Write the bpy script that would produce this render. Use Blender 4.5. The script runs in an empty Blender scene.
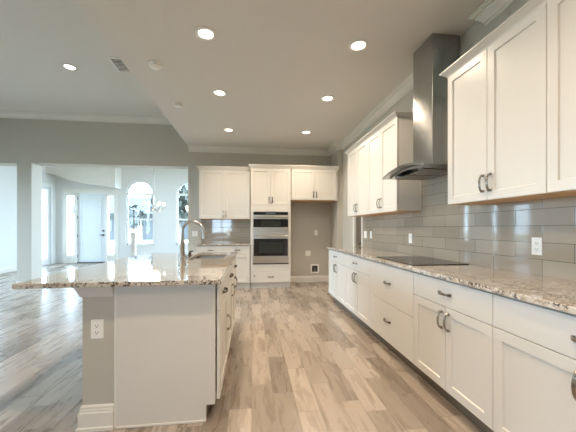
import bpy, bmesh, math, random
from mathutils import Vector, Matrix
random.seed(4)
scn = bpy.context.scene
COL = scn.collection
PI = math.pi

# ------------------------------------------------------------------ camera
cam_d = bpy.data.cameras.new('camera')
cam_d.sensor_width = 36.0
cam_d.lens = 293.0 / 576.0 * 36.0
cam_d.shift_y = 12.0 / 576.0
cam_d.clip_start = 0.02
cam = bpy.data.objects.new('camera', cam_d)
COL.objects.link(cam)
cam.location = (0, 0, 1.23)
cam.rotation_euler = (PI / 2, 0, -math.atan(36 / 293.0))
scn.camera = cam

# ------------------------------------------------------------------ sky, exposure
SKY = 38.0
world = bpy.data.worlds.new('sky')
scn.world = world
world.use_nodes = True
bg = world.node_tree.nodes['Background']
bg.inputs[0].default_value = (0.58, 0.80, 1.0, 1)
bg.inputs[1].default_value = SKY
vs = scn.view_settings
vs.view_transform = 'Standard'
vs.look = 'None'
vs.gamma = 1
vs.use_curve_mapping = False
vs.exposure = -0.84
scn.cycles.use_denoising = True
scn.cycles.max_bounces = 10
scn.cycles.diffuse_bounces = 6
scn.cycles.glossy_bounces = 5
scn.cycles.transparent_max_bounces = 12
scn.cycles.sample_clamp_indirect = 6
scn.cycles.caustics_reflective = False
scn.cycles.caustics_refractive = False


def portal(loc, rot, sx, sy):
    """daylight sampling of a window opening"""
    d = bpy.data.lights.new('window_daylight', 'AREA')
    d.shape = 'RECTANGLE'
    d.size, d.size_y = sx, sy
    d.cycles.is_portal = True
    o = bpy.data.objects.new('window_daylight', d)
    COL.objects.link(o)
    o.location = loc
    o.rotation_euler = rot


DOWNLIGHT_W = 125.0
WARM = (1.0, 0.82, 0.62)
# added fill lamps with no fixtures, over and behind the camera
for _x, _y in ((-0.42, 1.0), (0.62, 1.0), (-0.42, -0.6), (0.62, -0.6)):
    _d = bpy.data.lights.new('rear_fill_lamp', 'SPOT')
    _d.energy = 165.0
    _d.color = (1.0, 0.77, 0.54)
    _d.spot_size = math.radians(165)
    _d.spot_blend = 1.0
    _d.shadow_soft_size = 0.08
    _o = bpy.data.objects.new('rear_fill_lamp', _d)
    COL.objects.link(_o)
    _o.location = (_x, _y, 2.98)

# ------------------------------------------------------------------ materials


class Nodes:
    def __init__(s, name):
        s.m = bpy.data.materials.new(name)
        s.m.use_nodes = True
        s.t = s.m.node_tree
        s.b = s.t.nodes['Principled BSDF']
        s.out = s.t.nodes['Material Output']

    def n(s, typ, **kw):
        x = s.t.nodes.new(typ)
        for k, v in kw.items():
            setattr(x, k, v)
        return x

    def put(s, sock, v):
        if isinstance(v, bpy.types.NodeSocket):
            s.t.links.new(v, sock)
        else:
            sock.default_value = v

    def math(s, op, a, b=0.0, c=0.0):
        x = s.n('ShaderNodeMath', operation=op)
        s.put(x.inputs[0], a)
        s.put(x.inputs[1], b)
        s.put(x.inputs[2], c)
        return x.outputs[0]

    def pos(s):
        g = s.n('ShaderNodeNewGeometry')
        x = s.n('ShaderNodeSeparateXYZ')
        s.t.links.new(g.outputs['Position'], x.inputs[0])
        return x.outputs[0], x.outputs[1], x.outputs[2]

    def comb(s, a, b, c):
        x = s.n('ShaderNodeCombineXYZ')
        for i, v in enumerate((a, b, c)):
            s.put(x.inputs[i], v)
        return x.outputs[0]

    def noise(s, vec, scale, detail=3.0, rough=0.5, dist=0.0):
        x = s.n('ShaderNodeTexNoise')
        s.put(x.inputs['Vector'], vec)
        x.inputs['Scale'].default_value = scale
        x.inputs['Detail'].default_value = detail
        x.inputs['Roughness'].default_value = rough
        x.inputs['Distortion'].default_value = dist
        return x.outputs['Fac']

    def white(s, vec):
        x = s.n('ShaderNodeTexWhiteNoise')
        s.put(x.inputs['Vector'], vec)
        return x.outputs['Value']

    def ramp(s, fac, stops, interp='LINEAR'):
        x = s.n('ShaderNodeValToRGB')
        s.put(x.inputs[0], fac)
        e = x.color_ramp.elements
        x.color_ramp.interpolation = interp
        while len(e) < len(stops):
            e.new(0.5)
        for el, (p, c) in zip(e, stops):
            el.position = p
            el.color = (*c, 1)
        return x.outputs[0]

    def mix(s, fac, a, b, mode='MIX'):
        x = s.n('ShaderNodeMix', data_type='RGBA', blend_type=mode)
        s.put(x.inputs[0], fac)
        s.put(x.inputs[6], a if isinstance(a, bpy.types.NodeSocket) else (*a, 1))
        s.put(x.inputs[7], b if isinstance(b, bpy.types.NodeSocket) else (*b, 1))
        return x.outputs[2]

    def bump(s, h, strength, dist):
        x = s.n('ShaderNodeBump')
        x.inputs['Strength'].default_value = strength
        x.inputs['Distance'].default_value = dist
        s.put(x.inputs['Height'], h)
        s.t.links.new(x.outputs[0], s.b.inputs['Normal'])

    def tile(s, u, v, w, h, mode):
        row = s.math('FLOOR', s.math('DIVIDE', v, h))
        if mode == 'half':
            off = s.math('MULTIPLY', s.math('MODULO', row, 2.0), 0.5)
        else:
            off = s.math('MULTIPLY', row, 0.37)
            off = s.math('ADD', off, s.math('MULTIPLY', s.white(s.comb(row, 3.1, 0.7)), 0.22))
        uu = s.math('ADD', s.math('DIVIDE', u, w), off)
        colm = s.math('FLOOR', uu)
        fu = s.math('FRACT', uu)
        fv = s.math('FRACT', s.math('DIVIDE', v, h))
        du = s.math('MULTIPLY', s.math('MINIMUM', fu, s.math('SUBTRACT', 1.0, fu)), w)
        dv = s.math('MULTIPLY', s.math('MINIMUM', fv, s.math('SUBTRACT', 1.0, fv)), h)
        d = s.math('MINIMUM', du, dv)
        return row, colm, d


def plain(name, col, rough=0.5, metal=0.0, bump=None, coat=0.0, spec=0.5):
    N = Nodes(name)
    N.b.inputs['Base Color'].default_value = (*col, 1)
    N.b.inputs['Roughness'].default_value = rough
    N.b.inputs['Metallic'].default_value = metal
    N.b.inputs['Coat Weight'].default_value = coat
    N.b.inputs['Specular IOR Level'].default_value = spec
    if bump:
        g = N.n('ShaderNodeNewGeometry')
        N.bump(N.noise(g.outputs['Position'], bump[0], 4, 0.6), bump[1], bump[2])
    return N.m


def emit(name, col, strength):
    N = Nodes(name)
    N.b.inputs['Base Color'].default_value = (*col, 1)
    N.b.inputs['Emission Color'].default_value = (*col, 1)
    N.b.inputs['Emission Strength'].default_value = strength
    return N.m


def paint(name, col, rough=0.38, var=0.03):
    """satin paint with a faint unevenness"""
    N = Nodes(name)
    g = N.n('ShaderNodeNewGeometry')
    f = N.noise(g.outputs['Position'], 2.5, 3)
    N.put(N.b.inputs['Base Color'], N.ramp(f, [(0.3, tuple(c * (1 - var) for c in col)), (0.7, tuple(min(1, c * (1 + var)) for c in col))]))
    N.b.inputs['Roughness'].default_value = rough
    return N.m


def wood_floor():
    N = Nodes('wood_plank_tile')
    x, y, z = N.pos()
    row, colm, d = N.tile(y, x, 0.61, 0.152, 'random')
    h = N.white(N.comb(row, colm, 0.0))
    h2 = N.white(N.comb(colm, row, 5.0))
    shift = N.math('MULTIPLY', h, 37.0)
    gv = N.comb(N.math('ADD', N.math('MULTIPLY', x, 9.0), shift), N.math('ADD', N.math('MULTIPLY', y, 1.3), shift), h2)
    g1 = N.noise(gv, 1.6, 6, 0.62, 0.7)
    gv2 = N.comb(N.math('MULTIPLY', x, 70.0), N.math('ADD', N.math('MULTIPLY', y, 3.0), shift), h)
    g2 = N.noise(gv2, 1.5, 4, 0.6, 0.2)
    base = N.ramp(h, [(0.0, (0.232, 0.194, 0.158)), (0.25, (0.305, 0.258, 0.214)), (0.5, (0.375, 0.322, 0.272)), (0.8, (0.465, 0.405, 0.346)), (1.0, (0.405, 0.352, 0.302))])
    dark = N.ramp(g1, [(0.28, (0.58, 0.52, 0.47)), (0.46, (0.97, 0.95, 0.94)), (0.72, (1.12, 1.12, 1.12))])
    c = N.mix(1.0, base, dark, 'MULTIPLY')
    c = N.mix(0.42, c, N.ramp(g2, [(0.3, (0.72, 0.70, 0.68)), (0.6, (1.08, 1.08, 1.08))]), 'MULTIPLY')
    gr = N.math('LESS_THAN', d, 0.0022)
    c = N.mix(gr, c, (0.21, 0.17, 0.135))
    N.put(N.b.inputs['Base Color'], c)
    N.put(N.b.inputs['Roughness'], N.math('ADD', N.math('MULTIPLY', g1, 0.16), 0.20))
    hh = N.math('ADD', N.math('MULTIPLY', N.math('MINIMUM', d, 0.003), 300.0), N.math('MULTIPLY', g2, 0.25))
    N.bump(hh, 0.25, 0.0015)
    return N.m


def splash_tile(name, along):
    N = Nodes(name)
    x, y, z = N.pos()
    u = y if along == 'y' else x
    zz = N.math('SUBTRACT', z, 0.909)
    row, colm, d = N.tile(N.math('ADD', u, 9.211), zz, 0.39, 0.112, 'half')
    h = N.white(N.comb(row, colm, 1.0))
    c = N.ramp(h, [(0.0, (0.325, 0.28, 0.22)), (1.0, (0.40, 0.348, 0.28))])
    c = N.mix(N.math('LESS_THAN', d, 0.0021), c, (0.13, 0.115, 0.09))
    N.put(N.b.inputs['Base Color'], c)
    N.b.inputs['Roughness'].default_value = 0.05
    N.b.inputs['Coat Weight'].default_value = 0.3
    N.b.inputs['Coat Roughness'].default_value = 0.05
    wv = N.noise(N.comb(N.math('ADD', u, N.math('MULTIPLY', h, 9.0)), zz, h), 9.0, 1)
    hh = N.math('ADD', N.math('MULTIPLY', N.math('MINIMUM', d, 0.004), 200.0), N.math('MULTIPLY', wv, 0.5))
    N.bump(hh, 0.12, 0.003)
    return N.m


def granite():
    N = Nodes('speckled_granite')
    x, y, z = N.pos()
    v = N.comb(x, y, z)
    a = N.noise(v, 7.0, 5, 0.65, 0.8)
    b = N.noise(v, 38.0, 4, 0.62, 0.4)
    e = N.noise(N.comb(N.math('ADD', x, 5.3), y, z), 70.0, 3, 0.7, 0.5)
    k = N.noise(N.comb(x, N.math('ADD', y, 9.1), z), 16.0, 3, 0.6, 0.6)
    c = N.ramp(a, [(0.28, (0.50, 0.41, 0.32)), (0.43, (0.63, 0.56, 0.475)), (0.58, (0.71, 0.66, 0.59)), (0.75, (0.54, 0.46, 0.38))])
    c = N.mix(N.ramp(b, [(0.53, (0, 0, 0)), (0.63, (0.8, 0.8, 0.8))]), c, (0.40, 0.31, 0.225))
    c = N.mix(N.ramp(b, [(0.28, (0.9, 0.9, 0.9)), (0.40, (0, 0, 0))]), c, (0.80, 0.77, 0.71))
    sp = N.math('MULTIPLY', N.ramp(e, [(0.48, (0, 0, 0)), (0.53, (1, 1, 1))]), N.ramp(k, [(0.40, (0.08, 0.08, 0.08)), (0.56, (0.95, 0.95, 0.95))]))
    c = N.mix(sp, c, (0.06, 0.045, 0.04))
    N.put(N.b.inputs['Base Color'], c)
    N.b.inputs['Roughness'].default_value = 0.06
    N.b.inputs['Coat Weight'].default_value = 0.7
    N.b.inputs['Coat Roughness'].default_value = 0.03
    return N.m


def brushed(name, col, rough, axis='z'):
    N = Nodes(name)
    x, y, z = N.pos()
    k = {'z': (160.0, 160.0, 1.5), 'x': (1.5, 160.0, 160.0)}[axis]
    f = N.noise(N.comb(N.math('MULTIPLY', x, k[0]), N.math('MULTIPLY', y, k[1]), N.math('MULTIPLY', z, k[2])), 1.0, 3)
    N.put(N.b.inputs['Base Color'], N.ramp(f, [(0.3, tuple(c * 0.93 for c in col)), (0.7, tuple(c * 1.05 for c in col))]))
    N.b.inputs['Metallic'].default_value = 1.0
    N.put(N.b.inputs['Roughness'], N.math('ADD', N.math('MULTIPLY', f, 0.1), rough - 0.05))
    if axis == 'z':
        tg = N.n('ShaderNodeTangent', direction_type='RADIAL', axis='Z')
        N.t.links.new(tg.outputs[0], N.b.inputs['Tangent'])
        N.b.inputs['Anisotropic'].default_value = 0.75
        N.b.inputs['Anisotropic Rotation'].default_value = 0.25
    return N.m


def window_glass(name, tint=(1, 1, 1), refl=0.06):
    N = Nodes(name)
    tr = N.n('ShaderNodeBsdfTransparent')
    tr.inputs[0].default_value = (*tint, 1)
    gl = N.n('ShaderNodeBsdfGlossy')
    gl.inputs['Roughness'].default_value = 0.02
    mx = N.n('ShaderNodeMixShader')
    fr = N.n('ShaderNodeFresnel')
    fr.inputs[0].default_value = 1.45
    N.put(mx.inputs[0], N.math('MINIMUM', N.math('ADD', fr.outputs[0], refl - 0.04), 0.6))
    N.t.links.new(tr.outputs[0], mx.inputs[1])
    N.t.links.new(gl.outputs[0], mx.inputs[2])
    N.t.links.new(mx.outputs[0], N.out.inputs[0])
    return N.m


def maple():
    N = Nodes('maple_plywood')
    x, y, z = N.pos()
    f = N.noise(N.comb(N.math('MULTIPLY', x, 40.0), N.math('MULTIPLY', y, 2.0), z), 1.5, 4, 0.6, 0.4)
    N.put(N.b.inputs['Base Color'], N.ramp(f, [(0.3, (0.52, 0.29, 0.12)), (0.7, (0.68, 0.42, 0.19))]))
    N.b.inputs['Roughness'].default_value = 0.4
    return N.m


M = dict(
    wall=plain('greige_wall_paint', (0.515, 0.488, 0.428), 0.7, bump=(260, 0.15, 0.002)),
    ceil=plain('ceiling_paint', (0.72, 0.70, 0.662), 0.8, bump=(70, 0.6, 0.006)),
    pale=plain('daylit_wall_paint', (0.70, 0.70, 0.68), 0.7, bump=(260, 0.15, 0.002)),  # wall paint lightened; entry daylight put into its colour
    trim=paint('trim_paint', (0.76, 0.735, 0.68), 0.35),
    cab=paint('cabinet_paint', (0.71, 0.685, 0.635), 0.33, 0.015),
    floor=wood_floor(),
    tile_y=splash_tile('glossy_taupe_tile', 'y'),
    tile_x=splash_tile('glossy_taupe_tile_back', 'x'),
    granite=granite(),
    steel=brushed('brushed_steel', (0.41, 0.42, 0.42), 0.20),
    oven=brushed('oven_steel', (0.62, 0.59, 0.54), 0.30, 'x'),
    nickel=plain('dark_nickel', (0.32, 0.29, 0.25), 0.24, 1.0),
    satin=plain('satin_nickel', (0.43, 0.40, 0.36), 0.30, 1.0),
    black=plain('black_glass', (0.012, 0.012, 0.013), 0.06, coat=0.5),
    cook=plain('cooktop_glass', (0.010, 0.009, 0.008), 0.10),
    dark=plain('dark_rubber', (0.02, 0.02, 0.02), 0.5),
    gap=plain('hollow_shade', (0.05, 0.045, 0.04), 0.7),  # shade of hollows, coloured onto flat sheets
    ovenglass=plain('oven_window_glass', (0.03, 0.035, 0.032), 0.12),
    plate=plain('white_plastic', (0.88, 0.87, 0.84), 0.35),
    greyp=plain('grey_slot', (0.10, 0.10, 0.10), 0.5),
    maple=maple(),
    pane=window_glass('clear_pane'),
    hoodglass=window_glass('smoked_hood_glass', (0.72, 0.73, 0.71), 0.12),
    vinyl=plain('window_vinyl', (0.82, 0.83, 0.83), 0.4),
    door=paint('front_door_paint', (0.72, 0.76, 0.78), 0.4),
    lens=emit('lit_lens', (1.0, 0.90, 0.74), 9.0),
    bulb=emit('lit_bulb', (1.0, 0.88, 0.70), 2.0),
    ovenlamp=plain('hood_lamp_lens', (0.75, 0.74, 0.70), 0.3),
    display=emit('oven_display', (0.10, 0.13, 0.15), 0.1),
    lawn=plain('dry_lawn', (0.33, 0.32, 0.26), 0.9, bump=(40, 0.5, 0.03)),
    paving=plain('pale_paving', (0.50, 0.49, 0.46), 0.9),
    stucco=plain('neighbour_stucco', (0.055, 0.06, 0.065), 0.9),
    roofs=plain('roof_shingle', (0.04, 0.042, 0.045), 0.9),
    leaf=plain('leaf_green', (0.035, 0.041, 0.033), 0.7),
    bark=plain('bark', (0.16, 0.12, 0.09), 0.9),
    toe=plain('shaded_brown_toe_board', (0.20, 0.155, 0.11), 0.6),  # brown board, darkened: recess shade put into its colour
    brown=plain('dark_brown_panel', (0.13, 0.10, 0.07), 0.5),
    darkroom=plain('pantry_dark', (0.20, 0.16, 0.12), 0.8),  # unlit pantry darkness put into its wall colour
)

# ------------------------------------------------------------------ mesh helpers


class MB:
    def __init__(s):
        s.v, s.f = [], []

    def add(s, vs, fs):
        o = len(s.v)
        s.v += [tuple(p) for p in vs]
        s.f += [tuple(i + o for i in f) for f in fs]
        return s

    def box(s, x0, x1, y0, y1, z0, z1):
        x0, x1 = min(x0, x1), max(x0, x1)
        y0, y1 = min(y0, y1), max(y0, y1)
        z0, z1 = min(z0, z1), max(z0, z1)
        return s.add([(x0, y0, z0), (x1, y0, z0), (x1, y1, z0), (x0, y1, z0), (x0, y0, z1), (x1, y0, z1), (x1, y1, z1), (x0, y1, z1)],
                     [(3, 2, 1, 0), (4, 5, 6, 7), (0, 1, 5, 4), (1, 2, 6, 5), (2, 3, 7, 6), (3, 0, 4, 7)])

    def prism(s, poly, axis, a, b):
        """poly: list of 2-D points in the two other axes (order x,y,z without axis)"""
        n = len(poly)

        def p3(p, t):
            return {'x': (t, p[0], p[1]), 'y': (p[0], t, p[1]), 'z': (p[0], p[1], t)}[axis]
        vs = [p3(p, a) for p in poly] + [p3(p, b) for p in poly]
        fs = [tuple(range(n)), tuple(range(2 * n - 1, n - 1, -1))]
        fs += [(i, (i + 1) % n + 0, (i + 1) % n + n, i + n)[::-1] for i in range(n)]
        return s.add(vs, fs)

    def rings(s, rings, cap=True, closed=True):
        n = len(rings[0])
        vs = [p for r in rings for p in r]
        fs = []
        for k in range(len(rings) - 1):
            for i in range(n if closed else n - 1):
                j = (i + 1) % n
                fs.append((k * n + i, k * n + j, (k + 1) * n + j, (k + 1) * n + i))
        if cap:
            fs.append(tuple(range(n))[::-1])
            fs.append(tuple((len(rings) - 1) * n + i for i in range(n)))
        return s.add(vs, fs)

    def tube(s, path, r, seg=12):
        path = [Vector(p) for p in path]
        rr = r if isinstance(r, (list, tuple)) else [r] * len(path)
        rings = []
        up = Vector((0.123, 0.331, 0.937)).normalized()
        for i, p in enumerate(path):
            d = (path[min(i + 1, len(path) - 1)] - path[max(i - 1, 0)]).normalized()
            a = d.cross(up)
            if a.length < 1e-3:
                a = d.cross(Vector((1, 0, 0)))
            a.normalize()
            b = d.cross(a).normalized()
            rings.append([p + (a * math.cos(t) + b * math.sin(t)) * rr[i] for t in [2 * PI * k / seg for k in range(seg)]])
        return s.rings(rings)

    def lathe(s, prof, c=(0, 0, 0), seg=32, cap=True):
        rings = [[(c[0] + r * math.cos(t), c[1] + r * math.sin(t), c[2] + z) for t in [2 * PI * k / seg for k in range(seg)]] for r, z in prof]
        return s.rings(rings, cap)

    def build(s, name, mat, parent=None, bevel=0.0, smooth=False, seg=2):
        me = bpy.data.meshes.new(name)
        me.from_pydata(s.v, [], s.f)
        bm = bmesh.new()
        bm.from_mesh(me)
        bmesh.ops.recalc_face_normals(bm, faces=bm.faces)
        bm.to_mesh(me)
        bm.free()
        me.materials.append(mat)
        o = bpy.data.objects.new(name, me)
        COL.objects.link(o)
        if parent:
            o.parent = parent
        if smooth:
            me.polygons.foreach_set('use_smooth', [True] * len(me.polygons))
            try:
                me.set_sharp_from_angle(angle=math.radians(38))
            except Exception:
                pass
        if bevel:
            b = o.modifiers.new('bevel', 'BEVEL')
            b.width = bevel
            b.segments = seg
            b.limit_method = 'ANGLE'
            b.angle_limit = math.radians(40)
        return o


def tag(o, label, cat, group=None):
    o['label'] = label
    o['category'] = cat
    if group:
        o['group'] = group
    return o


def thing(name, label, cat, loc=(0, 0, 0), rz=0.0, group=None):
    o = bpy.data.objects.new(name, None)
    o.empty_display_size = 0.1
    COL.objects.link(o)
    o.location = loc
    o.rotation_euler = (0, 0, rz)
    return tag(o, label, cat, group)


def struct(mb, name, mat, parent=None, **kw):
    o = mb.build(name, mat, parent, **kw)
    if parent is None:
        o['kind'] = 'structure'
    return o


def kids(o):
    return [c for c in bpy.data.objects if c.parent == o]


def copy_tree(o, parent=None):
    c = o.copy()
    COL.objects.link(c)
    if parent:
        c.parent = parent
        c.matrix_parent_inverse = o.matrix_parent_inverse.copy()
    for ch in kids(o):
        copy_tree(ch, c)
    return c


# ------------------------------------------------------------------ dimensions
XW = 1.905            # right wall
YB = 6.58             # back wall, kitchen side
YB2 = 6.88            # its far side
YF = 11.05            # front wall (entry)
XL = -6.75            # left wall
YR = -3.3             # rear wall behind the camera
ZK = 3.00             # kitchen ceiling
ZL = 3.57             # living ceiling
XE = -1.368            # ceiling step
OB0, OB1, OBZ = -4.47, -1.38, 2.56
OA1, OAZ = -4.74, 2.54

# ------------------------------------------------------------------ shell
struct(MB().box(-9.2, 3.4, YR - 0.3, YF + 0.25, -0.12, 0.0), 'floor', M['floor'])
struct(MB().box(XE, 2.6, YR - 0.2, YB + 0.05, ZK, ZL + 0.2), 'ceiling_kitchen', M['ceil'])
struct(MB().box(-9.0, XE, YR - 0.2, YF + 0.2, ZL, ZL + 0.2), 'ceiling_living', M['ceil'])
struct(MB().box(XE, 3.2, YB + 0.05, YF + 0.2, ZL, ZL + 0.2), 'ceiling_dining', M['ceil'])

w = MB()
w.box(OB1, 2.4, YB, YB2, 0, ZL)
w.box(OB0, OB1, YB, YB2, OBZ, ZL)
w.box(OA1, OB0, YB, YB2, 0, ZL)
w.box(XL, OA1, YB, YB2, OAZ, ZL)
struct(w, 'wall_back', M['wall'])

PY0, PY1, PZ = 4.915, 5.275, 2.06    # pantry doorway
w = MB()
w.box(XW, XW + 0.12, YR, PY0, 0, ZK)
w.box(XW, XW + 0.12, PY1, YB, 0, ZK)
w.box(XW, XW + 0.12, PY0, PY1, PZ, ZK)
struct(w, 'wall_right', M['wall'])
struct(MB().box(1.795, XW, 6.02, YB, 0, ZK), 'wall_alcove', M['wall'])
w = MB()
w.box(3.0, 3.1, 4.4, 6.3, 0, ZK).box(XW + 0.12, 3.0, 4.4, 4.5, 0, ZK).box(XW + 0.12, 3.0, 6.2, 6.3, 0, ZK).box(XW + 0.12, 3.0, 4.5, 6.2, 2.5, 2.6)
struct(w, 'wall_pantry', M['darkroom'])
w = MB()
cw = 0.058
w.box(XW - 0.018, XW, PY0 - cw, PY0, 0, PZ + cw).box(XW - 0.018, XW, PY1, PY1 + cw, 0, PZ + cw).box(XW - 0.018, XW, PY0, PY1, PZ, PZ + cw)
w.box(XW, XW + 0.12, PY0, PY0 + 0.012, 0, PZ).box(XW, XW + 0.12, PY1 - 0.012, PY1, 0, PZ).box(XW, XW + 0.12, PY0 + 0.012, PY1 - 0.012, PZ - 0.012, PZ)
struct(w, 'trim_1', M['trim'], bevel=0.004)

d3 = bpy.data.objects.new('doorway_panel', None)
COL.objects.link(d3)
d3['kind'] = 'structure'
MB().box(XW + 0.02, XW + 0.055, PY0 + 0.013, PY1 - 0.013, 0.008, PZ - 0.013).build('door_leaf', M['brown'], d3, bevel=0.002)  # dark brown panel filling the narrow doorway
MB().tube([(XW + 0.02, PY0 + 0.06, 0.95), (XW - 0.03, PY0 + 0.06, 0.95)], 0.014, 10).build('panel_knob', M['dark'], d3)
# left wall with a tall glazed door near the entry and added unseen sliders for daylight
LD0, LD1, LDZ = 9.95, 10.80, 2.62
LS0, LS1, LSZ = 1.4, 2.4, 2.44
LT0, LT1 = 3.2, 6.3
LU0, LU1 = 6.95, 8.7  # added entry window, out of view, for daylight
w = MB()
w.box(XL - 0.15, XL, YR, LS0, 0, ZL).box(XL - 0.15, XL, LS0, LS1, LSZ, ZL)
w.box(XL - 0.15, XL, LS1, LT0, 0, ZL).box(XL - 0.15, XL, LT0, LT1, LSZ, ZL).box(XL - 0.15, XL, LT1, YB + 0.15, 0, ZL)
struct(w, 'wall_left', M['wall'])
w = MB()
w.box(XL - 0.15, XL, YB + 0.15, LU0, 0, ZL).box(XL - 0.15, XL, LU0, LU1, 0, 0.5).box(XL - 0.15, XL, LU0, LU1, 3.1, ZL).box(XL - 0.15, XL, LU1, LD0, 0, ZL)
w.box(XL - 0.15, XL, LD0, LD1, LDZ, ZL).box(XL - 0.15, XL, LD1, YF, 0, ZL)
struct(w, 'wall_entry', M['pale'])
# rear wall behind the camera with two glazed openings
R2 = (-2.2, -1.1, 0.9, 2.2)
w = MB()
w.box(XL, R2[0], YR - 0.15, YR, 0, ZL)
w.box(R2[0], R2[1], YR - 0.15, YR, 0, R2[2]).box(R2[0], R2[1], YR - 0.15, YR, R2[3], ZL).box(R2[1], XW, YR - 0.15, YR, 0, ZL)
struct(w, 'wall_rear', M['wall'])
# dining side wall, its unseen window added for daylight
DR0, DR1 = 7.1, 10.8
struct(MB().box(-0.6, -0.45, YB2, DR0, 0, ZL).box(-0.6, -0.45, DR1, YF, 0, ZL).box(-0.6, -0.45, DR0, DR1, 0, 0.3).box(-0.6, -0.45, DR0, DR1, 3.2, ZL), 'wall_dining', M['pale'])

# front wall with the entry unit and two arched windows
DU0, DU1, DUZ = -6.46, -4.76, 2.52
WINS = [(-4.45, -3.516), (-2.738, -1.80)]
WZ0, WSP, WTOP = 0.62, 2.45, 2.92
w = MB()
y0, y1 = YF, YF + 0.18
w.box(XL, DU0, y0, y1, 0, ZL).box(DU0, DU1, y0, y1, DUZ, ZL)
w.box(DU1, WINS[0][0], y0, y1, 0, ZL).box(WINS[0][1], WINS[1][0], y0, y1, 0, ZL).box(WINS[1][1], -0.45, y0, y1, 0, ZL)
NA = 18
for a, b in WINS:
    w.box(a, b, y0, y1, 0, WZ0)
    c, rx, rz = (a + b) / 2, (b - a) / 2, WTOP - WSP
    pts = [(c - rx * math.cos(PI * k / NA), WSP + rz * math.sin(PI * k / NA)) for k in range(NA + 1)]
    for k in range(NA):
        p, q = pts[k], pts[k + 1]
        w.prism([(p[0], p[1]), (q[0], q[1]), (q[0], ZL), (p[0], ZL)], 'y', y0, y1)
struct(w, 'wall_front', M['pale'])


def arched_window(idx, a, b):
    c, rx = (a + b) / 2, (b - a) / 2
    rz = WTOP - WSP

    def arc(inset, n=20):
        return [(c - (rx - inset) * math.cos(PI * k / n), WSP + (rz - inset) * math.sin(PI * k / n)) for k in range(n + 1)]
    o = bpy.data.objects.new('window_%d' % idx, None)
    COL.objects.link(o)
    o['kind'] = 'structure'
    m = MB()
    ya, yb = YF + 0.05, YF + 0.11
    f = 0.05
    A, B = arc(0), arc(f)
    for k in range(20):
        m.prism([A[k], A[k + 1], B[k + 1], B[k]], 'y', ya, yb)
    m.box(a, a + f, ya, yb, WZ0, WSP).box(b - f, b, ya, yb, WZ0, WSP).box(a, b, ya, yb, WZ0, WZ0 + f)
    m.box(a + f, b - f, ya, yb, WSP - 0.04, WSP + 0.04)
    zm = 1.54
    m.box(a + f, b - f, ya - 0.01, yb, zm - 0.03, zm + 0.03)
    m.box(c - 0.012, c + 0.012, ya + 0.015, yb - 0.015, WZ0 + f, zm - 0.03)
    for dx in (-0.16, 0.16):
        m.tube([(c, ya + 0.03, WSP + 0.05), (c + dx, ya + 0.03, WSP + rz * 0.85)], 0.012, 6)
    m.build('window_frame', M['vinyl'], o)
    p = MB()
    n = arc(0.02)
    poly = [(a + 0.02, WZ0 + 0.02)] + n + [(b - 0.02, WZ0 + 0.02)]
    p.prism(poly[::-1], 'y', ya + 0.028, ya + 0.034)
    p.build('pane', M['pane'], o)
    MB().box(a - 0.03, b + 0.03, YF - 0.04, YF + 0.05, WZ0 - 0.03, WZ0).build('window_sill', M['trim'], o)
    portal((c, YF + 0.2, (WZ0 + WTOP) / 2), (-PI / 2, 0, 0), b - a, WTOP - WZ0)


arched_window(1, *WINS[0])
arched_window(2, *WINS[1])

# off-view windows; those in the left and dining walls added for daylight


def unseen_window(idx, axis, a, b, z0, z1, at, npan, rot):
    o = bpy.data.objects.new('window_%d' % idx, None)
    COL.objects.link(o)
    o['kind'] = 'structure'
    m, p = MB(), MB()

    def bx(mb, u0, u1, d0, d1, za, zb):
        if axis == 'x':
            mb.box(u0, u1, at + d0, at + d1, za, zb)
        else:
            mb.box(at + d0, at + d1, u0, u1, za, zb)
    f = 0.06
    bx(m, a, b, -0.03, 0.03, z1 - f, z1)
    bx(m, a, b, -0.03, 0.03, z0, z0 + f)
    for k in range(npan + 1):
        u = a + (b - a) * k / npan
        bx(m, max(a, u - f / 2), min(b, u + f / 2), -0.03, 0.03, z0 + f, z1 - f)
    bx(p, a + 0.01, b - 0.01, -0.004, 0.004, z0 + 0.01, z1 - 0.01)
    m.build('window_frame', M['vinyl'], o)
    p.build('pane', M['pane'], o)
    mid = (a + b) / 2
    dd = -0.12 if rot != 'right' else 0.12
    loc = (mid, at + dd, (z0 + z1) / 2) if axis == 'x' else (at + dd, mid, (z0 + z1) / 2)
    portal(loc, (PI / 2, 0, 0) if axis == 'x' else (0, -PI / 2 if rot == 'left' else PI / 2, 0), (b - a) if axis == 'x' else (z1 - z0), (z1 - z0) if axis == 'x' else (b - a))


unseen_window(3, 'x', R2[0], R2[1], R2[2], R2[3], YR - 0.08, 2, 'rear')
unseen_window(4, 'y', LS0, LS1, 0.0, LSZ, XL - 0.08, 1, 'left')
unseen_window(5, 'y', LT0, LT1, 0.0, LSZ, XL - 0.08, 3, 'left')
unseen_window(6, 'y', LU0, LU1, 0.5, 3.1, XL - 0.08, 2, 'left')
unseen_window(7, 'y', DR0, DR1, 0.3, 3.2, -0.52, 3, 'right')

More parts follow.
